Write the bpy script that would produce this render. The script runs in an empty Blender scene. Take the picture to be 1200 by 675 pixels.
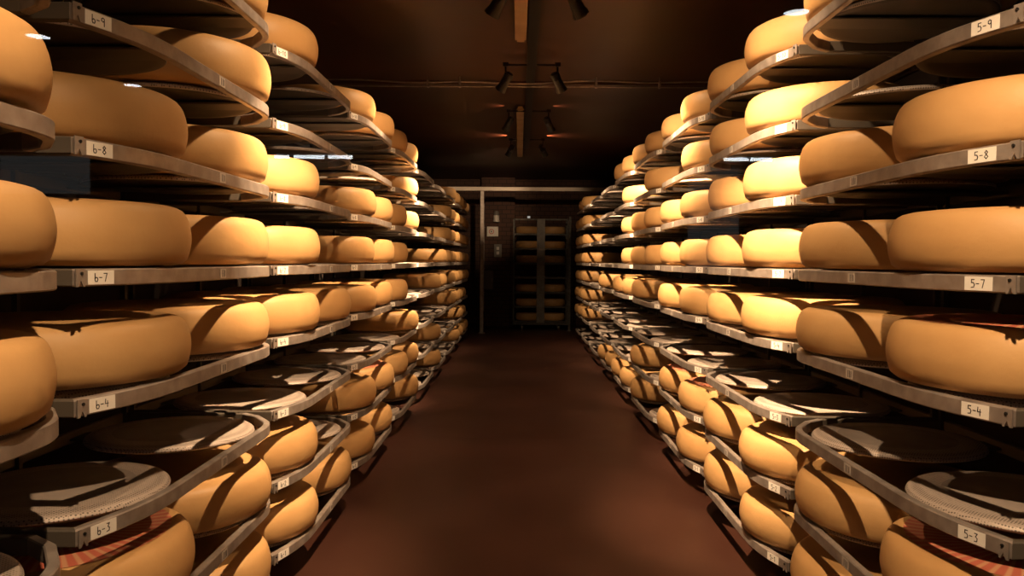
import bpy, bmesh, math, random
from mathutils import Vector, Matrix
random.seed(7)
C = bpy.context.scene
COL = C.collection
PI = math.pi
R = math.radians

# ------------------------------------------------------------------ camera
EYE = 1.72
cam_d = bpy.data.cameras.new('camera'); cam = bpy.data.objects.new('camera', cam_d); COL.objects.link(cam)
cam_d.sensor_width = 36; cam_d.lens = 27.9; cam_d.clip_start = 0.02
cam.matrix_world = (Matrix.Translation((0, 0, EYE)) @ Matrix.Rotation(R(0.5), 4, 'Z')
                    @ Matrix.Rotation(R(90 - 1.94), 4, 'X') @ Matrix.Rotation(R(0.4), 4, 'Z'))
C.camera = cam
# ------------------------------------------------------------------ world, exposure, lamp settings
w = bpy.data.worlds.new('world'); C.world = w; w.use_nodes = True
w.node_tree.nodes['Background'].inputs[0].default_value = (1.0, 0.62, 0.4, 1)
w.node_tree.nodes['Background'].inputs[1].default_value = 0.004
C.view_settings.view_transform = 'Standard'; C.view_settings.look = 'None'
C.view_settings.gamma = 1; C.view_settings.use_curve_mapping = False
C.view_settings.exposure = 0.0
C.cycles.diffuse_bounces = 2
LAMP_COL = (1.0, 0.66, 0.37)
LAMP_X = 0.12          # centre of the light track
LAMP_DX = 0.28         # heads to either side
LAMP_H = EYE + 2.02
SPOT_BLEND = 1.0
# depth, beam power left / right, spill power left / right, forward aim left / right, aim height above the eye, beam angle
LAMPS = [(0.72, 270, 270, 66, 170, .75, 1.1, .15, 50),
         (3.36, 620, 1250, 88, 78, .60, 1.28, -.3, 43),
         (6.00, 320, 900, 72, 84, .45, .42, .55, 48),
         (8.64, 1900, 780, 22, 26, .40, .60, .5, 46),
         (11.28, 90, 320, 10, 12, .8, .9, .3, 44),
         (13.92, 380, 150, 3, 0, 4.8, 4.8, 1.75, 30)]

# ------------------------------------------------------------------ helpers
def new_bm(): return bmesh.new()

def link(name, bm, mats, parent=None, smooth=False, angle=None):
    bmesh.ops.recalc_face_normals(bm, faces=bm.faces)
    me = bpy.data.meshes.new(name); bm.to_mesh(me); bm.free()
    for m in (mats if isinstance(mats, (list, tuple)) else [mats]): me.materials.append(m)
    if smooth:
        for p in me.polygons: p.use_smooth = True
    if angle: me.set_sharp_from_angle(angle=R(angle))
    o = bpy.data.objects.new(name, me); COL.objects.link(o)
    if parent: o.parent = parent
    return o

def empty(name, loc=(0, 0, 0)):
    o = bpy.data.objects.new(name, None); COL.objects.link(o); o.location = loc; o.empty_display_size = .1
    return o

def tag(o, label=None, cat=None, group=None, kind=None):
    if label: o['label'] = label
    if cat: o['category'] = cat
    if group: o['group'] = group
    if kind: o['kind'] = kind
    return o

def box(bm, x0, x1, y0, y1, z0, z1, mi=0):
    v = [bm.verts.new((x, y, z)) for z in (z0, z1) for x, y in ((x0, y0), (x1, y0), (x1, y1), (x0, y1))]
    fs = [(0, 3, 2, 1), (4, 5, 6, 7), (0, 1, 5, 4), (1, 2, 6, 5), (2, 3, 7, 6), (3, 0, 4, 7)]
    for f in fs:
        fc = bm.faces.new([v[i] for i in f]); fc.material_index = mi
    return v

def bevel_all(bm, off, seg=2):
    bmesh.ops.bevel(bm, geom=list(bm.edges), offset=off, segments=seg, affect='EDGES', profile=.5)

def lathe(bm, prof, n=48, mat=None, mi=0):
    """prof: (r, z) list; closed on the axis when r==0"""
    rings = []
    for r, z in prof:
        if r == 0: rings.append([bm.verts.new((0, 0, z))])
        else: rings.append([bm.verts.new((r * math.cos(2 * PI * i / n), r * math.sin(2 * PI * i / n), z)) for i in range(n)])
    fs = []
    for a, b in zip(rings, rings[1:]):
        for i in range(n):
            j = (i + 1) % n
            if len(a) == 1: f = bm.faces.new((a[0], b[i], b[j]))
            elif len(b) == 1: f = bm.faces.new((a[i], b[0], a[j]))
            else: f = bm.faces.new((a[i], b[i], b[j], a[j]))
            f.material_index = mi; fs.append(f)
    if mat is not None:
        vs = {v for r_ in rings for v in r_}
        for v in vs: v.co = mat @ v.co
    return rings

def sweep(bm, pts, w, h, zc, closed=True, mi=0):
    """rectangular section swept along a plan polyline, mitred"""
    n = len(pts); P = [Vector(p) for p in pts]; rows = []
    for i in range(n):
        a = P[i - 1] if (closed or i > 0) else None
        b = P[(i + 1) % n] if (closed or i < n - 1) else None
        d1 = (P[i] - a).normalized() if a is not None else (b - P[i]).normalized()
        d2 = (b - P[i]).normalized() if b is not None else d1
        n1 = Vector((-d1.y, d1.x)); n2 = Vector((-d2.y, d2.x))
        m = (n1 + n2).normalized(); k = 1 / max(.5, m.dot(n1))
        o = m * (w / 2 * k)
        c = .004
        prof = [(1, -h/2 + c), (1, h/2 - c), (1 - 2*c/w, h/2), (-1 + 2*c/w, h/2), (-1, h/2 - c), (-1, -h/2 + c), (-1 + 2*c/w, -h/2), (1 - 2*c/w, -h/2)]
        rows.append([bm.verts.new((P[i].x + o.x * t, P[i].y + o.y * t, zc + z)) for t, z in prof])
    cnt = n if closed else n - 1
    for i in range(cnt):
        a, b = rows[i], rows[(i + 1) % n]
        for k in range(8):
            f = bm.faces.new((a[k], b[k], b[(k + 1) % 8], a[(k + 1) % 8])); f.material_index = mi
    if not closed:
        bm.faces.new(rows[0]).material_index = mi; bm.faces.new(rows[-1][::-1]).material_index = mi

def tube(bm, a, b, r, n=12, mi=0):
    a, b = Vector(a), Vector(b); d = b - a; L = d.length
    M = Matrix.Translation(a) @ d.to_track_quat('Z', 'Y').to_matrix().to_4x4()
    lathe(bm, [(0, 0), (r, 0), (r, L), (0, L)], n, M, mi)

# ------------------------------------------------------------------ materials
def mat(name, col, rough=.6, metal=0, spec=.5):
    m = bpy.data.materials.new(name); m.use_nodes = True
    b = m.node_tree.nodes['Principled BSDF']
    b.inputs['Base Color'].default_value = (*col, 1); b.inputs['Roughness'].default_value = rough
    b.inputs['Metallic'].default_value = metal; b.inputs['Specular IOR Level'].default_value = spec
    return m

def noisy(m, c1, c2, scale, detail=5, bump=0, bscale=None, rough=None, coord='Object', stretch=None):
    nt = m.node_tree; N = nt.nodes; L = nt.links; b = N['Principled BSDF']
    tc = N.new('ShaderNodeTexCoord'); src = tc.outputs[coord]
    if stretch:
        mp = N.new('ShaderNodeMapping'); mp.inputs['Scale'].default_value = stretch; L.new(src, mp.inputs[0]); src = mp.outputs[0]
    n = N.new('ShaderNodeTexNoise'); n.inputs['Scale'].default_value = scale; n.inputs['Detail'].default_value = detail
    L.new(src, n.inputs['Vector'])
    r = N.new('ShaderNodeValToRGB'); r.color_ramp.elements[0].position = .35; r.color_ramp.elements[1].position = .68
    r.color_ramp.elements[0].color = (*c1, 1); r.color_ramp.elements[1].color = (*c2, 1)
    L.new(n.outputs['Fac'], r.inputs[0]); L.new(r.outputs[0], b.inputs['Base Color'])
    if bump:
        n2 = N.new('ShaderNodeTexNoise'); n2.inputs['Scale'].default_value = bscale or scale * 4; n2.inputs['Detail'].default_value = 4
        L.new(src, n2.inputs['Vector'])
        bp = N.new('ShaderNodeBump'); bp.inputs['Strength'].default_value = bump; bp.inputs['Distance'].default_value = .004
        L.new(n2.outputs['Fac'], bp.inputs['Height']); L.new(bp.outputs[0], b.inputs['Normal'])
    if rough:
        rr = N.new('ShaderNodeMapRange'); rr.inputs['To Min'].default_value = rough[0]; rr.inputs['To Max'].default_value = rough[1]
        L.new(n.outputs['Fac'], rr.inputs[0]); L.new(rr.outputs[0], b.inputs['Roughness'])
    return r

M = {}
# cheese rind: per-wheel hue variation through Object Info random
m = mat('cheese_rind', (.62, .36, .13), .5, spec=.35); M['cheese'] = m
ramp = noisy(m, (.55, .315, .125), (.63, .38, .16), 3.2, 6, .35, 26, (.42, .6))
nt = m.node_tree; oi = nt.nodes.new('ShaderNodeObjectInfo'); hs = nt.nodes.new('ShaderNodeHueSaturation')
mr = nt.nodes.new('ShaderNodeMapRange'); mr.inputs['To Min'].default_value = .86; mr.inputs['To Max'].default_value = 1.12
nt.links.new(oi.outputs['Random'], mr.inputs[0]); nt.links.new(mr.outputs[0], hs.inputs['Value'])
nt.links.new(ramp.outputs[0], hs.inputs['Color']); nt.links.new(hs.outputs[0], nt.nodes['Principled BSDF'].inputs['Base Color'])
# red radial print
m = mat('red_radial_print', (.6, .1, .06), .55); M['print'] = m
nt = m.node_tree; N = nt.nodes; L = nt.links
tc = N.new('ShaderNodeTexCoord'); gr = N.new('ShaderNodeTexGradient'); gr.gradient_type = 'RADIAL'
mu = N.new('ShaderNodeMath'); mu.operation = 'MULTIPLY'; mu.inputs[1].default_value = 2 * PI * 52
sn = N.new('ShaderNodeMath'); sn.operation = 'SINE'; cr = N.new('ShaderNodeValToRGB')
cr.color_ramp.elements[0].position = .0; cr.color_ramp.elements[0].color = (.60, .16, .10, 1)
cr.color_ramp.elements[1].position = .75; cr.color_ramp.elements[1].color = (.70, .36, .20, 1)
L.new(tc.outputs['Object'], gr.inputs[0]); L.new(gr.outputs['Fac'], mu.inputs[0]); L.new(mu.outputs[0], sn.inputs[0]); L.new(sn.outputs[0], cr.inputs[0])
L.new(cr.outputs[0], N['Principled BSDF'].inputs['Base Color'])
# galvanised steel
m = mat('galvanised_steel', (.4, .38, .36), .5, .55); M['steel'] = m
noisy(m, (.30, .255, .23), (.43, .375, .34), 16, 5, .15, 60, (.4, .65))
m = mat('dull_steel_post', (.14, .13, .12), .55, .6); M['post'] = m
noisy(m, (.06, .055, .05), (.11, .105, .10), 14)
# perforated tray
m = mat('perforated_tray', (.4, .38, .36), .5, .15); M['tray'] = m
nt = m.node_tree; N = nt.nodes; L = nt.links
tc = N.new('ShaderNodeTexCoord'); vo = N.new('ShaderNodeTexVoronoi'); vo.inputs['Scale'].default_value = 112; vo.inputs['Randomness'].default_value = .1
cr = N.new('ShaderNodeValToRGB'); cr.color_ramp.elements[0].position = .28; cr.color_ramp.elements[0].color = (.12, .10, .085, 1)
cr.color_ramp.elements[1].position = .42; cr.color_ramp.elements[1].color = (.50, .42, .37, 1)
L.new(tc.outputs['Object'], vo.inputs['Vector']); L.new(vo.outputs['Distance'], cr.inputs[0]); L.new(cr.outputs[0], N['Principled BSDF'].inputs['Base Color'])
m = mat('tray_board', (.30, .275, .26), .6); M['board'] = m
noisy(m, (.30, .255, .225), (.38, .32, .285), 9)
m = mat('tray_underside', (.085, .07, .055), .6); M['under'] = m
m = mat('dimmed_steel', (.2, .19, .175), .6, .4); M['dimsteel'] = m  # darker steel: the dimness of the far trolley is put into its colour
noisy(m, (.16, .15, .14), (.24, .225, .21), 8)
M['paper'] = mat('paper_label', (.92, .88, .82), .7)
M['tagm'] = mat('tag_plastic', (.55, .49, .44), .6)
M['ink'] = mat('ink', (.03, .025, .03), .6)
M['black'] = mat('black_lamp_paint', (.012, .011, .011), .4)
m = mat('floor_paint', (.07, .022, .013), .42); M['floor'] = m
noisy(m, (.042, .0145, .009), (.055, .0195, .012), 1.3, 6, .08, 40, (.36, .55))
m = mat('ceiling_panel', (.06, .026, .014), .5); M['ceil'] = m
noisy(m, (.045, .019, .010), (.07, .030, .016), .8, 4, .1, 12, (.38, .6))
m = mat('wall_paint', (.035, .018, .011), .7); M['wall'] = m
noisy(m, (.014, .008, .005), (.02, .011, .007), 2)
m = mat('gallery_paint', (.05, .045, .04), .8); M['gallery'] = m
noisy(m, (.045, .04, .036), (.055, .05, .045), 2)
m = mat('brick', (.1, .05, .035), .8); M['brick'] = m
nt = m.node_tree; N = nt.nodes; L = nt.links
tc = N.new('ShaderNodeTexCoord'); mp = N.new('ShaderNodeMapping'); mp.inputs['Rotation'].default_value = (R(90), 0, 0)
br = N.new('ShaderNodeTexBrick'); br.inputs['Scale'].default_value = 2.2; br.inputs['Color1'].default_value = (.085, .037, .024, 1)
br.inputs['Color2'].default_value = (.065, .03, .02, 1); br.inputs['Mortar'].default_value = (.025, .014, .011, 1); br.inputs['Mortar Size'].default_value = .02
L.new(tc.outputs['Object'], mp.inputs[0]); L.new(mp.outputs[0], br.inputs['Vector']); L.new(br.outputs['Color'], N['Principled BSDF'].inputs['Base Color'])
m = mat('batten_housing', (.34, .22, .12), .5); M['batten'] = m
noisy(m, (.30, .19, .10), (.40, .27, .15), 3)
m = mat('beam_paint', (.6, .5, .42), .5); M['beam'] = m
noisy(m, (.72, .62, .53), (.8, .7, .6), 4)
M['white'] = mat('white_plastic', (.7, .66, .62), .4)
M['grey'] = mat('grey_plastic', (.16, .15, .14), .5)
M['red'] = mat('red_mark', (.5, .05, .03), .5)
def emit(name, col, s):
    m = bpy.data.materials.new(name); m.use_nodes = True; nt = m.node_tree
    nt.nodes.remove(nt.nodes['Principled BSDF']); e = nt.nodes.new('ShaderNodeEmission')
    e.inputs[0].default_value = (*col, 1); e.inputs[1].default_value = s
    nt.links.new(e.outputs[0], nt.nodes['Material Output'].inputs[0]); return m
M['lens'] = emit('lit_lamp_lens', (1, .6, .3), 12)
M['tube'] = emit('lit_tube', (.9, .96, 1), 28)
M['day'] = emit('daylit_window', (1, .97, .93), .42)
M['tiny'] = emit('small_signal_light', (1, .95, .85), .4)
# thin window glass: clear pane with Fresnel reflection
m = bpy.data.materials.new('window_glass'); m.use_nodes = True; nt = m.node_tree; nt.nodes.remove(nt.nodes['Principled BSDF'])
tr = nt.nodes.new('ShaderNodeBsdfTransparent'); tr.inputs[0].default_value = (.97, .97, .97, 1)
gl = nt.nodes.new('ShaderNodeBsdfGlossy'); gl.inputs['Roughness'].default_value = .0
fr = nt.nodes.new('ShaderNodeFresnel'); fr.inputs['IOR'].default_value = 1.45
mx = nt.nodes.new('ShaderNodeMixShader'); nt.links.new(fr.outputs[0], mx.inputs[0]); nt.links.new(tr.outputs[0], mx.inputs[1]); nt.links.new(gl.outputs[0], mx.inputs[2])
nt.links.new(mx.outputs[0], nt.nodes['Material Output'].inputs[0]); M['glass'] = m

# ------------------------------------------------------------------ the room
CEIL = EYE + 2.19
WX0, WX1 = -2.42, 2.5
YF, YB, YBACK = 0.30, 18.95, 21.4
def struct(name, mats, *bxs):
    bm = new_bm()
    for b in bxs: box(bm, *b)
    return tag(link(name, bm, mats), kind='structure')
struct('floor', M['floor'], (WX0 - .1, WX1 + .1, YF - .05, YBACK + .1, -.1, 0))
struct('ceiling', M['ceil'], (WX0 - .1, WX1 + .1, YF - .05, YBACK + .1, CEIL, CEIL + .1))
struct('wall_left', M['wall'], (WX0 - .1, WX0, YF - .05, YBACK + .1, 0, CEIL))
struct('wall_right', M['wall'], (WX1, WX1 + .1, YF - .05, YBACK + .1, 0, CEIL))
struct('wall_back', M['brick'], (WX0, WX1, YBACK, YBACK + .1, 0, CEIL))
struct('trim_1', M['ceil'], (WX0, WX1, 9.75, 9.95, CEIL - .035, CEIL))                   # shallow ceiling joist
# front wall with the viewing window
VX, VZ0, VZ1 = 1.9, .7, 2.7
struct('wall_front', M['wall'], (WX0, -VX, YF, YF + .06, 0, CEIL), (VX, WX1, YF, YF + .06, 0, CEIL),
       (-VX, VX, YF, YF + .06, 0, VZ0), (-VX, VX, YF, YF + .06, VZ1, CEIL))
w1 = struct('window_1', M['glass'], (-VX, VX, YF + .028, YF + .0281, VZ0, VZ1))
# keep only one face of the pane so that it reflects once
bm = new_bm(); vs = [bm.verts.new(p) for p in ((-VX, YF + .03, VZ0), (VX, YF + .03, VZ0), (VX, YF + .03, VZ1), (-VX, YF + .03, VZ1))]; bm.faces.new(vs)
bm.to_mesh(w1.data); bm.free()
# visitors' gallery behind the window
GY = -7.0; GZ = EYE + .985
struct('floor_gallery', M['gallery'], (-5.2, 5.2, GY - .1, YF - .05, -.1, 0))
struct('ceiling_gallery', M['gallery'], (-5.2, 5.2, GY - .1, YF - .05, GZ + .02, GZ + .12))
struct('wall_gallery_back', M['gallery'], (-5.2, 5.2, GY - .1, GY, 0, GZ + .02))
struct('wall_gallery_left', M['gallery'], (-5.3, -5.2, GY, YF - .05, 0, GZ + .02))
struct('wall_gallery_right', M['gallery'], (5.2, 5.3, GY, YF - .05, 0, GZ + .02))
struct('wall_gallery_front', M['gallery'], (-5.2, WX0, YF - .11, YF - .05, 0, GZ + .02), (WX1, 5.2, YF - .11, YF - .05, 0, GZ + .02))
struct('window_2', M['day'], (-5.0, -4.15, GY, GY + .03, EYE + .62, EYE + .98))
struct('window_3', M['day'], (1.62, 2.1, GY, GY + .03, EYE - .1, EYE + .9))

# ------------------------------------------------------------------ racks
H = .366                       # shelf pitch
def shelf_z(r): return EYE - .055 + (r - 5) * H
RH, RW = .05, .03             # rail section
HALF = .85; DEPTH = .81; REC = .09; CH = .27
XS = {1: 1.28, -1: 1.157}
INSET = .38                    # front rail to tray centre
RACK0 = {1: 1.27, -1: 1.29}
PITCH = 1.76
SIDE = {1: 'right', -1: 'left'}
ORD = ['first', 'second', 'third', 'fourth', 'fifth', 'sixth', 'seventh', 'eighth', 'ninth', 'tenth']
NUM = {1: '1', 2: '2', 3: '3', 4: '4', 5: '7', 6: '8', 7: '9', 8: '10'}

FWD = {(-1, 0): .03}
def front_pts():
    p = [(REC, -HALF)]
    def curve(a, b, c, n=6):
        out = []
        for i in range(n + 1):
            t = i / n
            out.append(((1 - t) ** 2 * a[0] + 2 * t * (1 - t) * b[0] + t * t * c[0], (1 - t) ** 2 * a[1] + 2 * t * (1 - t) * b[1] + t * t * c[1]))
        return out
    p += curve((REC * .62, -HALF + CH * .38), (0, -HALF + CH), (0, -HALF + CH * 1.7))
    p += curve((0, HALF - .36), (0, HALF - .25), (.035, HALF - .185))
    p += [(.115, HALF - .065)]
    return p
FP = front_pts()

DIG = {'6': [[(.12, 1), (.1, .2), (.2, 0), (.45, 0), (.55, .22), (.48, .45), (.3, .5), (.1, .36)]],
       '9': [[(.5, .62), (.3, .5), (.1, .62), (.1, .88), (.3, 1), (.5, .88), (.5, 0)]],
       '8': [[(.3, .55), (.1, .78), (.3, 1), (.5, .78), (.3, .55), (.06, .25), (.3, 0), (.54, .25), (.3, .55)]],
       '7': [[(.06, 1), (.52, 1), (.25, 0)]],
       '5': [[(.5, 1), (.12, 1), (.1, .6), (.4, .6), (.55, .35), (.45, .05), (.1, 0)]],
       '4': [[(.1, 1), (.05, .45), (.52, .45)], [(.4, .75), (.4, 0)]],
       '3': [[(.1, 1), (.5, 1), (.25, .6), (.5, .42), (.45, .05), (.1, 0)]],
       '2': [[(.08, .8), (.25, 1), (.48, .85), (.45, .6), (.08, 0), (.54, 0)]],
       '1': [[(.1, .75), (.32, 1), (.32, 0)]],
       '0': [[(.3, 0), (.08, .3), (.08, .7), (.3, 1), (.52, .7), (.52, .3), (.3, 0)]],
       '-': [[(.1, .48), (.45, .48)]]}

def card(bm, org, u, n, w_, h_, strokes, th=.0022):
    """paper card centred at org, reading direction u, facing n, with ink strokes in card units (m)"""
    org = Vector(org); u = Vector(u).normalized(); n = Vector(n).normalized(); up = Vector((0, 0, 1))
    def P(a, b, d): return org + u * a + up * b + n * d
    v = [bm.verts.new(P(a, b, d)) for d in (0, .0012) for a, b in ((-w_/2, -h_/2), (w_/2, -h_/2), (w_/2, h_/2), (-w_/2, h_/2))]
    for f in ((0, 1, 2, 3), (7, 6, 5, 4), (0, 4, 5, 1), (1, 5, 6, 2), (2, 6, 7, 3), (3, 7, 4, 0)): bm.faces.new([v[i] for i in f])
    for s in strokes:
        for (a, b) in zip(s, s[1:]):
            d = Vector((b[0] - a[0], b[1] - a[1])); l = d.length
            if l < 1e-6: continue
            d /= l; q = Vector((-d.y, d.x)) * th / 2; e = d * th * .4
            pts = [(a[0] - e.x + q.x, a[1] - e.y + q.y), (a[0] - e.x - q.x, a[1] - e.y - q.y), (b[0] + e.x - q.x, b[1] + e.y - q.y), (b[0] + e.x + q.x, b[1] + e.y + q.y)]
            lo = [bm.verts.new(P(x, y, .001)) for x, y in pts]; hi = [bm.verts.new(P(x, y, .0018)) for x, y in pts]
            fs = [bm.faces.new(hi)] + [bm.faces.new((lo[i], lo[(i + 1) % 4], hi[(i + 1) % 4], hi[i])) for i in range(4)]
            for f in fs: f.material_index = 1

def text_strokes(t, h=.023):
    adv = .72 * h; tot = adv * len(t); out = []
    for i, ch in enumerate(t):
        for s in DIG[ch]: out.append([(-tot / 2 + i * adv + x * h, -h / 2 + y * h) for x, y in s])
    return out

def make_rack(s):
    """one rack, local origin on the floor under the centre of the front rail; s=+1 right of the aisle"""
    root = empty('cheese_rack')
    X = lambda lx: s * lx
    # posts
    for (lx, ly) in ((DEPTH - .02, -.84), (DEPTH - .02, 0), (DEPTH - .02, .84)):
        bm = new_bm(); box(bm, X(lx) - .012, X(lx) + .012, ly - .011, ly + .011, .018, shelf_z(8) + .03)
        box(bm, X(lx) - .03, X(lx) + .03, ly - .027, ly + .027, 0, .018)
        link('post', bm, M['post'], root)
    for r in range(1, 9):
        z = shelf_z(r)
        bm = new_bm()
        loop = [(X(a), b) for a, b in FP] + [(X(.2), HALF - .003), (X(DEPTH), HALF), (X(DEPTH), -HALF)]
        sweep(bm, loop, RW, RH, z)
        for f in bm.faces:
            if max(abs(v.co.x) for v in f.verts) > DEPTH - .03: f.material_index = 1  # rear rail coloured dark, standing in for the shade behind the trays
        # inward flange of the front rail, cross bars under the trays
        for c in (-.44, .44):
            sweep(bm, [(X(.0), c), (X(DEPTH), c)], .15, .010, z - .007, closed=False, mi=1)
        # end plate with a hanging triangular tab and a bolt
        cx, cy = X(REC - .006), -HALF + .004
        d = Vector((X(REC * .38), -CH * .38, 0)).normalized(); nrm = Vector((-s * abs(d.y), -abs(d.x), 0)).normalized()
        p0 = Vector((X(REC * .85), -HALF + CH * .06, z)) + nrm * (RW / 2 + .002)
        for (da, b0, b1) in ((-.012, -.034, .026),):
            u = -d
            v = [bm.verts.new(p0 + u * a + Vector((0, 0, b)) + nrm * t) for t in (0, .004) for a, b in ((-.03, b1), (.0, b1), (.0, -.025), (-.006, -.025), (-.014, -.008), (-.022, -.025), (-.03, -.025))]
            bm.faces.new(v[:7]); bm.faces.new(v[7:][::-1])
            for i in range(7): bm.faces.new((v[i], v[(i + 1) % 7], v[(i + 1) % 7 + 7], v[i + 7]))
        fr = link('shelf_frame', bm, [M['steel'], M['under']], root)
        # bolt
        bm = new_bm()
        Mx = Matrix.Translation(p0 + d * .012 + nrm * .004 + Vector((0, 0, .012))) @ nrm.to_track_quat('Z', 'Y').to_matrix().to_4x4()
        lathe(bm, [(0, 0), (.005, 0), (.005, .003), (0, .004)], 8, Mx)
        link('bolt', bm, M['black'], fr)
        # number card on the slanting near end, small tag at the middle
        bm = new_bm()
        t0 = Vector((X(REC), -HALF, z)); t1 = Vector((X(REC * .62), -HALF + CH * .38, z)); dd = (t1 - t0).normalized()
        nn = Vector((-s * abs(dd.y), -abs(dd.x), 0)).normalized()
        ctr = t0 + dd * (.118 if s > 0 else .086) + nn * (RW / 2 + .0008)
        ud = dd if s < 0 else -dd
        card(bm, ctr, ud, nn, .092, .04, text_strokes(('5' if s > 0 else '6') + '-' + NUM[r]), .0026)
        link('number_card', bm, [M['paper'], M['ink']], fr)
        bm = new_bm()
        card(bm, (X(-RW / 2 - .0008), -.0, z), (0, -s, 0), (-s, 0, 0), .06, .036, [[(-.008, -.012), (-.008, .012)], [(.006, -.012), (.006, .012)], [(.018, -.010), (.018, .010)]], .004)
        link('shelf_tag', bm, [M['tagm'], M['ink']], fr)
    return root

def kids(o): return [c for c in o.children]
def copy_tree(o, parent=None):
    c = o.copy(); COL.objects.link(c)
    if parent: c.parent = parent
    for ch in kids(o): copy_tree(ch, c)
    return c

for s in (1, -1):
    proto = make_rack(s)
    for j in range(10):
        o = proto if j == 0 else None
        if j: o = copy_tree(proto)
        o.location = (s * (XS[s] - FWD.get((s, j), 0)), RACK0[s] + PITCH * j, 0)
        tag(o, f'{ORD[j]} galvanised cheese rack from the viewer along the {SIDE[s]} side of the aisle, eight shelves', 'rack', 'galvanised racks along the aisle')

# ------------------------------------------------------------------ trays and cheese wheels
def make_tray():
    bm = new_bm()
    lathe(bm, [(0, .030), (.24, .030)], 56, mi=0)
    lathe(bm, [(.24, .030), (.30, .030), (.337, .024), (.347, .017), (.350, .009), (.346, .003)], 56, mi=1)
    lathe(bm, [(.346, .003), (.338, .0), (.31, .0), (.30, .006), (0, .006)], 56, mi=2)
    bmesh.ops.remove_doubles(bm, verts=bm.verts, dist=1e-5)
    return link('round_tray', bm, [M['board'], M['tray'], M['under']], None, True, 40)
TR = .425; TH = .20
def make_cheese():
    bm = new_bm(); prof = [(0, 0), (.2, 0), (TR - .06, .001), (TR - .032, .007), (TR - .014, .022)]
    for i in range(1, 8):
        t = i / 8; prof.append((TR - .011 + .011 * math.sin(PI * t), .03 + t * (TH - .070)))
    prof += [(TR - .013, TH - .038), (TR - .019, TH - .026), (TR - .029, TH - .014), (TR - .043, TH - .006), (TR - .062, TH - .001), (.2, TH + .003), (0, TH + .004)]
    lathe(bm, prof, 72)
    return link('round_cheese', bm, M['cheese'], None, True)
def make_print():
    bm = new_bm(); n = 64
    a = [bm.verts.new((.10 * math.cos(2*PI*i/n), .10 * math.sin(2*PI*i/n), TH + .0048)) for i in range(n)]
    b = [bm.verts.new((.2 * math.cos(2*PI*i/n), .2 * math.sin(2*PI*i/n), TH + .0042)) for i in range(n)]
    c = [bm.verts.new((.35 * math.cos(2*PI*i/n), .355 * math.sin(2*PI*i/n), TH + .0022)) for i in range(n)]
    for p, q in ((a, b), (b, c)):
        for i in range(n): bm.faces.new((p[i], q[i], q[(i+1) % n], p[(i+1) % n]))
    o = link('printed_band', bm, M['print']); o['label'] = 'band of red radial stripes printed on the top rind'
    return o
CHEESE = {
 -1: {8: [2, 3, 5, 6, 7, 8, 14, 15, 16, 17, 18], 7: [2, 8, 13, 14, 15, 16, 17, 18], 6: [0, 1, 2, 3, 5, 6, 7, 8, 13, 14, 15, 16, 17, 18],
      5: [0, 1, 2, 3, 5, 6, 7, 12, 13, 14, 15, 16, 17, 18], 4: [0, 1, 2, 3, 4, 5, 6, 7, 11, 12, 14, 15, 16, 17, 18], 3: [8, 14, 15, 16, 17],
      2: [1, 2, 3, 5, 6, 7, 8, 11, 16, 17], 1: [2, 3, 4, 5, 6, 8, 11, 15, 16, 17, 18]},
  1: {8: [2, 3, 4, 5, 6, 7, 8, 9, 10, 16, 17], 7: [3, 4, 5, 7, 9, 16, 17, 18], 6: list(range(1, 10)) + [16, 17, 18], 5: list(range(1, 10)) + [16, 17, 18],
      4: [1, 2, 3, 4, 5, 6, 8, 9, 10, 12, 16, 17, 18], 3: [16, 17, 18], 2: [1, 2, 3, 4, 5, 6, 8, 16, 17, 18], 1: [2, 3, 4, 5, 6, 8, 9, 10, 11, 12]}}
PRINT = {(-1, 2, 1), (-1, 2, 6), (1, 4, 1), (1, 2, 1), (1, 2, 5), (1, 2, 6)}
SHELF_SKIP = {(1, 1, 0), (1, 2, 0), (1, 7, 0), (1, 8, 0), (-1, 1, 0), (-1, 8, 0), (-1, 7, 0), (1, 8, 1), (-1, 8, 1), (-1, 1, 1), (1, 1, 1), (1, 3, 18)}
cheese0, tray0, print0 = make_cheese(), make_tray(), make_print()
c_used = t_used = p_used = False
def place_words(s, r, k):
    j = (k + 1) // 2; half = 'near' if (k + 1) % 2 == 0 else 'far'
    return f'{half} half of {ORD[j]} {SIDE[s]} rack from the viewer', f'{ORD[r-1]} shelf up'
for s in (1, -1):
    for r in range(1, 9):
        for k in range(0, 19):
            y = RACK0[s] + .44 + .88 * k
            j = (k + 1) // 2
            y = RACK0[s] + PITCH * j + (-.44 if (k + 1) % 2 == 0 else .44)
            x = s * (XS[s] + INSET - FWD.get((s, j), 0)); z = shelf_z(r)
            has = k in CHEESE[s][r]
            pw, sw = place_words(s, r, k)
            if (s, r, k) not in SHELF_SKIP:
                t = tray0 if not t_used else tray0.copy()
                if t_used: COL.objects.link(t)
                t_used = True
                t.location = (x, y, z - .0005); t.rotation_euler = (0, 0, random.uniform(0, 6.28))
                if has: lab = f'occupied round tray, {pw}, {sw}'
                else: lab = f'empty grey round tray, {pw}, {sw}'
                tag(t, lab, 'tray', 'round perforated cheese trays')
            if has:
                c = cheese0 if not c_used else cheese0.copy()
                if c_used: COL.objects.link(c)
                c_used = True
                c.location = (x + s * random.uniform(-.006, .012), y + random.uniform(-.006, .006), z + .0305)
                c.rotation_euler = (0, 0, random.uniform(0, 6.28))
                q = random.uniform(-.006, .006); hz = random.uniform(-.04, .04)
                c.scale = (1 + q, 1 + q, 1 + hz)
                if (s, r, k) in PRINT:
                    p = print0 if not p_used else print0.copy()
                    if p_used: COL.objects.link(p)
                    p_used = True; p.parent = c
                    lab = f'red-printed cheese wheel, {pw}, {sw}'
                else:
                    lab = f'golden cheese wheel, {pw}, {sw}'
                tag(c, lab, 'cheese', 'cheese wheels on the racks')

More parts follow.
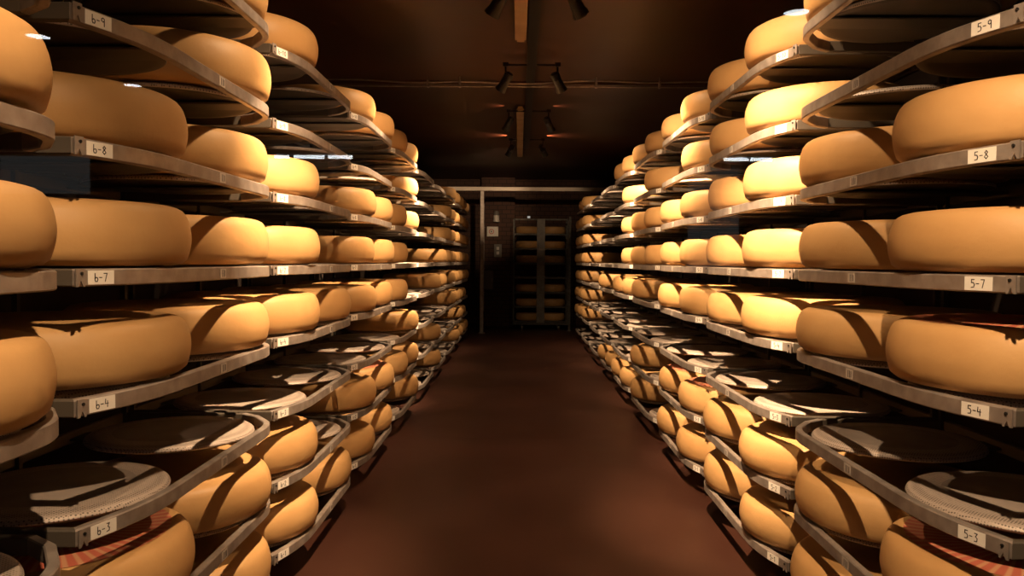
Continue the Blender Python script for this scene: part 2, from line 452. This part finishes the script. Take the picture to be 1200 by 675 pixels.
# ------------------------------------------------------------------ lamps on the ceiling track
bm = new_bm(); box(bm, LAMP_X - .05, LAMP_X + .05, .4, 15.2, CEIL - .05, CEIL)
tag(link('light_track', bm, M['black']), 'long black lighting track running along the dark ceiling over the aisle', 'light track')

def make_spot(s):
    root = empty('spotlight')
    # local origin = swivel; track adapter towards the track centre
    bm = new_bm(); box(bm, min(0, -s * (LAMP_DX - .05)), max(0, -s * (LAMP_DX - .05)), -.012, .012, .085, .105)
    box(bm, -.03, .03, -.04, .04, .075, .115); link('arm', bm, M['black'], root)
    bm = new_bm(); tube(bm, (0, 0, .08), (0, 0, .0), .01, 10)
    for q in (-1, 1): box(bm, -.008, .008, q * .052 - .003, q * .052 + .003, -.075, .0)
    box(bm, -.01, .01, -.055, .055, -.004, .004)
    link('yoke', bm, M['black'], root)
    return root
LAMPN = {1: 'right', -1: 'left'}
HEAD_AIM = {}
spot_base = {1: make_spot(1), -1: make_spot(-1)}
used = {1: False, -1: False}
def head_meshes():
    bm = new_bm()
    lathe(bm, [(0, -.10), (.03, -.10), (.042, -.085), (.042, -.03), (.048, -.025), (.048, .07), (.056, .10), (.056, .125), (.049, .125), (.045, .10), (0, .095)], 28)
    for i in range(4):
        lathe(bm, [(.041, -.08 + i * .013), (.05, -.079 + i * .013), (.05, -.074 + i * .013), (.041, -.073 + i * .013)], 24)
    body = link('lamp_head', bm, M['black'], None, True, 35)
    bm = new_bm(); lathe(bm, [(0, .0975), (.043, .0965), (.043, .0955), (0, .0955)], 24)
    lens = link('lens', bm, M['lens'])
    return body, lens
head0, lens0 = head_meshes(); h_used = False
for li, (d, bl, br_, pl, pr, shl, shr, ah, cone) in enumerate(LAMPS):
    for s in (-1, 1):
        root = spot_base[s] if not used[s] else copy_tree(spot_base[s])
        used[s] = True
        sw = Vector((LAMP_X + s * LAMP_DX, d, LAMP_H))
        root.location = sw
        tag(root, f'black spotlight head aimed at the {LAMPN[s]} racks, {ORD[li]} pair from the viewer', 'spotlight', 'track spotlights over the aisle')
        # the head tips out towards the racks and along the aisle
        tgt = Vector(((s * (XS[s] + .05)) if li < 5 else (-.9 if s < 0 else .45), d + (shl if s < 0 else shr), EYE + ah))
        dirv = (tgt - sw).normalized()
        hb = head0 if not h_used else head0.copy(); lb = lens0 if not h_used else lens0.copy()
        if h_used: COL.objects.link(hb); COL.objects.link(lb)
        h_used = True
        hb.parent = root; lb.parent = hb
        hb.location = (0, 0, -.075); hb.rotation_euler = dirv.to_track_quat('Z', 'Y').to_euler()
        for nm, pw, ang, bld in (('lamp_beam', bl if s < 0 else br_, cone, .75), ('lamp_spill', pl if s < 0 else pr, 100, 1.0)):
            if not pw: continue
            ld = bpy.data.lights.new(nm, 'SPOT'); ld.energy = pw; ld.color = LAMP_COL
            ld.spot_size = R(ang); ld.spot_blend = bld; ld.shadow_soft_size = .022
            lo = bpy.data.objects.new(nm, ld); COL.objects.link(lo); lo.parent = hb; lo.location = (0, 0, .135)
            lo.rotation_euler = (PI, 0, 0)
        if li in (4, 5):          # added orange spot above the arm, makes the glow on the ceiling
            ld = bpy.data.lights.new('ceiling_glow', 'SPOT'); ld.energy = 26 if li == 5 else 4; ld.color = (1, .36, .16)
            ld.spot_size = R(110); ld.spot_blend = 1; ld.shadow_soft_size = .01
            lo = bpy.data.objects.new('ceiling_glow', ld); COL.objects.link(lo); lo.parent = root; lo.location = (s * .04, 0, .125)
            lo.rotation_euler = Vector((s * .97, -.02, .14)).to_track_quat('-Z', 'Y').to_euler()

# ------------------------------------------------------------------ ceiling fittings
def batten(y0, y1, lab):
    bm = new_bm(); box(bm, -.055, .055, y0, y1, CEIL - .085, CEIL - .03); box(bm, -.03, .03, y0 + .1, y1 - .1, CEIL - .03, CEIL)
    bevel_all(bm, .008, 2)
    o = link('ceiling_batten', bm, M['batten']); tag(o, lab, 'ceiling light')
    bm = new_bm(); box(bm, -.035, .035, y1 + .0, y1 + .09, CEIL - .075, CEIL - .02); box(bm, -.035, .035, y0 - .09, y0, CEIL - .075, CEIL - .02)
    link('end_cap', bm, M['batten'], o)
batten(2.9, 7.65, 'long unlit tan ceiling batten over the near part of the aisle')
batten(11.3, 16.1, 'long unlit tan ceiling batten over the far part of the aisle')
bm = new_bm()
for (yy, zz, rr) in ((9.48, CEIL - .07, .010), (9.52, CEIL - .115, .008)):
    n = 24
    pts = []
    for i in range(n + 1):
        x = WX0 + (WX1 - WX0) * i / n
        sag = .012 * math.sin(i * .9) + .012 * math.sin(i * .37 + 1)
        pts.append((x, yy, zz + (sag if rr > .008 else 0)))
    for a, b in zip(pts, pts[1:]): tube(bm, a, b, rr, 8)
co = link('ceiling_conduit', bm, M['steel'], None, True, 40)
tag(co, 'pair of thin metal conduits crossing the dark ceiling from wall to wall', 'conduit')
for x in (-1.1, -.72, .9, 1.65):
    bm = new_bm(); box(bm, x - .012, x + .012, 9.465, 9.54, CEIL - .13, CEIL - .05); box(bm, x - .006, x + .006, 9.5, 9.51, CEIL - .055, CEIL)
    link('pipe_clip', bm, M['steel'], co)

# ------------------------------------------------------------------ far end
bm = new_bm(); box(bm, WX0, WX1, YB - .07, YB - .01, EYE + 1.665, EYE + 1.755); bevel_all(bm, .006)
tag(link('header_beam', bm, M['beam']), 'pale horizontal steel beam across the far end below the ceiling', 'beam')
bm = new_bm(); box(bm, -.925, -.845, YB - .09, YB - .02, 0.012, EYE + 1.66); box(bm, -.96, -.81, YB - .13, YB + .02, 0, .012)
tag(link('steel_post', bm, M['steel']), 'tall galvanised post standing under the left end of the far beam', 'post')
struct('wall_pier', M['brick'], (-1.0, -.12, 20.9, YBACK, 0, CEIL))
# devices on the brick pier
PY = 20.9
root = empty('wall_siren', (-.60, PY, EYE + 1.17))
bm = new_bm(); Mx = Matrix.Translation((0, -.11, 0))
lathe(bm, [(0, -.15), (.085, -.15), (.09, -.11), (.075, -.10), (.075, .02), (.0, .02)], 24, Mx); link('body', bm, M['white'], root, True, 35)
bm = new_bm(); lathe(bm, [(0, .14), (.05, .13), (.07, .09), (.07, .02), (0, .02)], 24, Mx); link('dome', bm, M['grey'], root, True, 35)
bm = new_bm(); box(bm, -.03, .03, -.06, 0, -.08, -.04); link('bracket', bm, M['grey'], root)
tag(root, 'white and grey cylindrical siren mounted high on the brick pier', 'siren')
root = empty('switch_box', (-.70, PY, EYE + .77))
bm = new_bm(); box(bm, -.15, .15, -.09, 0, -.13, .13); bevel_all(bm, .01); link('case', bm, M['white'], root)
bm = new_bm(); Mx = Matrix.Translation((-.03, -.09, 0)) @ Matrix.Rotation(R(90), 4, 'X'); lathe(bm, [(.05, 0), (.05, .006), (.066, .006), (.066, 0)], 28, Mx); link('dial_ring', bm, M['red'], root)
bm = new_bm(); Mx = Matrix.Translation((-.03, -.09, 0)) @ Matrix.Rotation(R(90), 4, 'X'); lathe(bm, [(0, 0), (.022, 0), (.022, .03), (0, .03)], 20, Mx); link('knob', bm, M['grey'], root)
tag(root, 'square white wall box with a round red dial on the brick pier', 'switch box')
root = empty('socket_plate', (-.56, PY, EYE + .27))
bm = new_bm(); box(bm, -.10, .10, -.05, 0, -.17, .17); bevel_all(bm, .008); link('case', bm, M['grey'], root)
for dz in (.06, -.06):
    bm = new_bm(); box(bm, -.035, .035, -.062, -.05, dz - .04, dz + .04); bevel_all(bm, .004); link('socket', bm, M['white'], root)
tag(root, 'dark wall plate with two small white sockets below the white box', 'socket')
root = empty('control_cabinet', (-.80, PY, EYE - .5))
bm = new_bm(); box(bm, -.13, .13, -.14, 0, -.25, .25); bevel_all(bm, .01); link('case', bm, M['grey'], root)
bm = new_bm(); box(bm, .08, .10, -.16, -.14, -.04, .04); link('handle', bm, M['steel'], root)
tag(root, 'dim grey control cabinet low on the brick pier behind the post', 'cabinet')
bm = new_bm(); tube(bm, (-.93, PY - .05, .4), (-.93, PY - .05, EYE + 1.5), .018, 10)
for zz in (.9, EYE - .2, EYE - .7, 2.6): box(bm, -.96, -.90, PY - .06, PY, zz - .012, zz + .012)
tag(link('wall_pipe', bm, M['steel']), 'thin vertical pipe running up the brick pier beside the post', 'pipe')
bm = new_bm(); box(bm, .20, .30, YBACK - .10, YBACK, EYE + 1.14, EYE + 1.22); bevel_all(bm, .008)
o = link('signal_lamp', bm, M['grey']); tag(o, 'small lit signal lamp on the back wall above the far trolley', 'signal lamp')
bm = new_bm(); box(bm, .215, .285, YBACK - .106, YBACK - .10, EYE + 1.155, EYE + 1.205); link('lens', bm, M['tiny'], o)

# trolley rack facing the aisle
TX, TY = .545, 20.0
tr = empty('cheese_trolley', (TX, TY, 0))
bm = new_bm()
for sx in (-.68, .68):
    box(bm, sx - .02, sx + .02, -.02, .02, .16, EYE + 1.05); box(bm, sx - .02, sx + .02, .62, .66, .16, EYE + 1.05)
box(bm, -.68, .68, -.02, .02, EYE + 1.03, EYE + 1.07); box(bm, -.70, .70, -.03, .67, .12, .17)
link('frame', bm, M['post'], tr)
bm = new_bm(); box(bm, -.10, .10, -.05, -.02, .17, EYE + 1.06); box(bm, -.035, .035, -.075, -.05, .17, EYE + 1.0); link('centre_post', bm, M['dimsteel'], tr)
for r in range(1, 8):
    z = shelf_z(r)
    bm = new_bm(); box(bm, -.66, .66, -.02, .0, z - .02, z + .02); box(bm, -.66, .66, .60, .64, z - .02, z + .02)
    for sx in (-.55, -.12, .12, .55): box(bm, sx - .015, sx + .015, 0, .62, z, z + .015)
    link('shelf', bm, M['post'], tr)
for (sx, sy) in ((-.46, .05), (.46, .05), (-.46, .6), (.46, .6)):
    bm = new_bm(); Mx = Matrix.Translation((sx + .02, sy, .05)) @ Matrix.Rotation(R(90), 4, 'Y')
    lathe(bm, [(0, -.04), (.045, -.04), (.05, -.035), (.05, -.005), (.045, 0), (0, 0)], 20, Mx)
    box(bm, sx - .03, sx - .022, sy - .02, sy + .02, .05, .12); box(bm, sx + .022, sx + .03, sy - .02, sy + .02, .05, .12)
    link('caster', bm, M['grey'], tr)
tag(tr, 'dim wheeled trolley of cheese shelves with a broad centre post at the aisle end', 'trolley')
for r in (1, 2, 3, 5, 6, 7):
    for sx, nm in ((-.32, 'left'), (.32, 'right')):
        c = cheese0.copy(); COL.objects.link(c); c.scale = (.74, .74, .92)
        c.location = (TX + sx, TY + .31, shelf_z(r) + .0155)
        tag(c, f'dim cheese wheel on the far trolley, {nm} of its centre post, {ORD[r-1]} shelf up', 'cheese', 'cheese wheels on the far trolley')
# post of the next frame right of the trolley
bm = new_bm(); box(bm, 1.22, 1.28, 19.6, 19.66, 0, EYE + 1.1); box(bm, 1.20, 1.30, 19.58, 19.68, 0, .015)
tag(link('steel_post', bm, M['post']), 'thin dark upright standing just right of the far trolley', 'post')

# ------------------------------------------------------------------ gallery lamps behind the window
for (x, y, lab) in ((-2.18, -2.94, 'nearer of two recessed downlights left of the gallery'), (-2.24, -3.94, 'farther of two recessed downlights left of the gallery'), (1.10, -2.55, 'single recessed downlight right of the gallery')):
    root = empty('downlight', (x, y, GZ + .02))
    bm = new_bm(); lathe(bm, [(.05, 0), (.07, 0), (.07, -.008), (.05, -.008), (.05, 0)], 24); link('rim', bm, M['white'], root)
    bm = new_bm(); lathe(bm, [(0, -.004), (.05, -.004)], 24); lathe(bm, [(0, -.001), (.05, -.001)], 24); link('lens', bm, M['tube'], root)
    tag(root, lab + ' ceiling', 'downlight')
for (x0, x1, lab) in ((-2.27, -1.55, 'left'), (1.88, 2.32, 'right')):
    root = empty('tube_lamp', ((x0 + x1) / 2, -6.7, GZ))
    h = (x1 - x0) / 2
    bm = new_bm(); box(bm, -h - .03, h + .03, -.04, .04, -.015, .02); link('housing', bm, M['white'], root)
    parts = ((-1, -.62), (-.5, .28), (.38, 1)) if lab == 'left' else ((-1, .02), (.1, 1))
    for a, b in parts:
        bm = new_bm(); tube(bm, (h * a, 0, -.035), (h * b, 0, -.035), .016, 12); link('tube', bm, M['tube'], root)
    tag(root, f'bright tube lamp on the {lab} of the gallery ceiling, mirrored in the window', 'tube lamp')
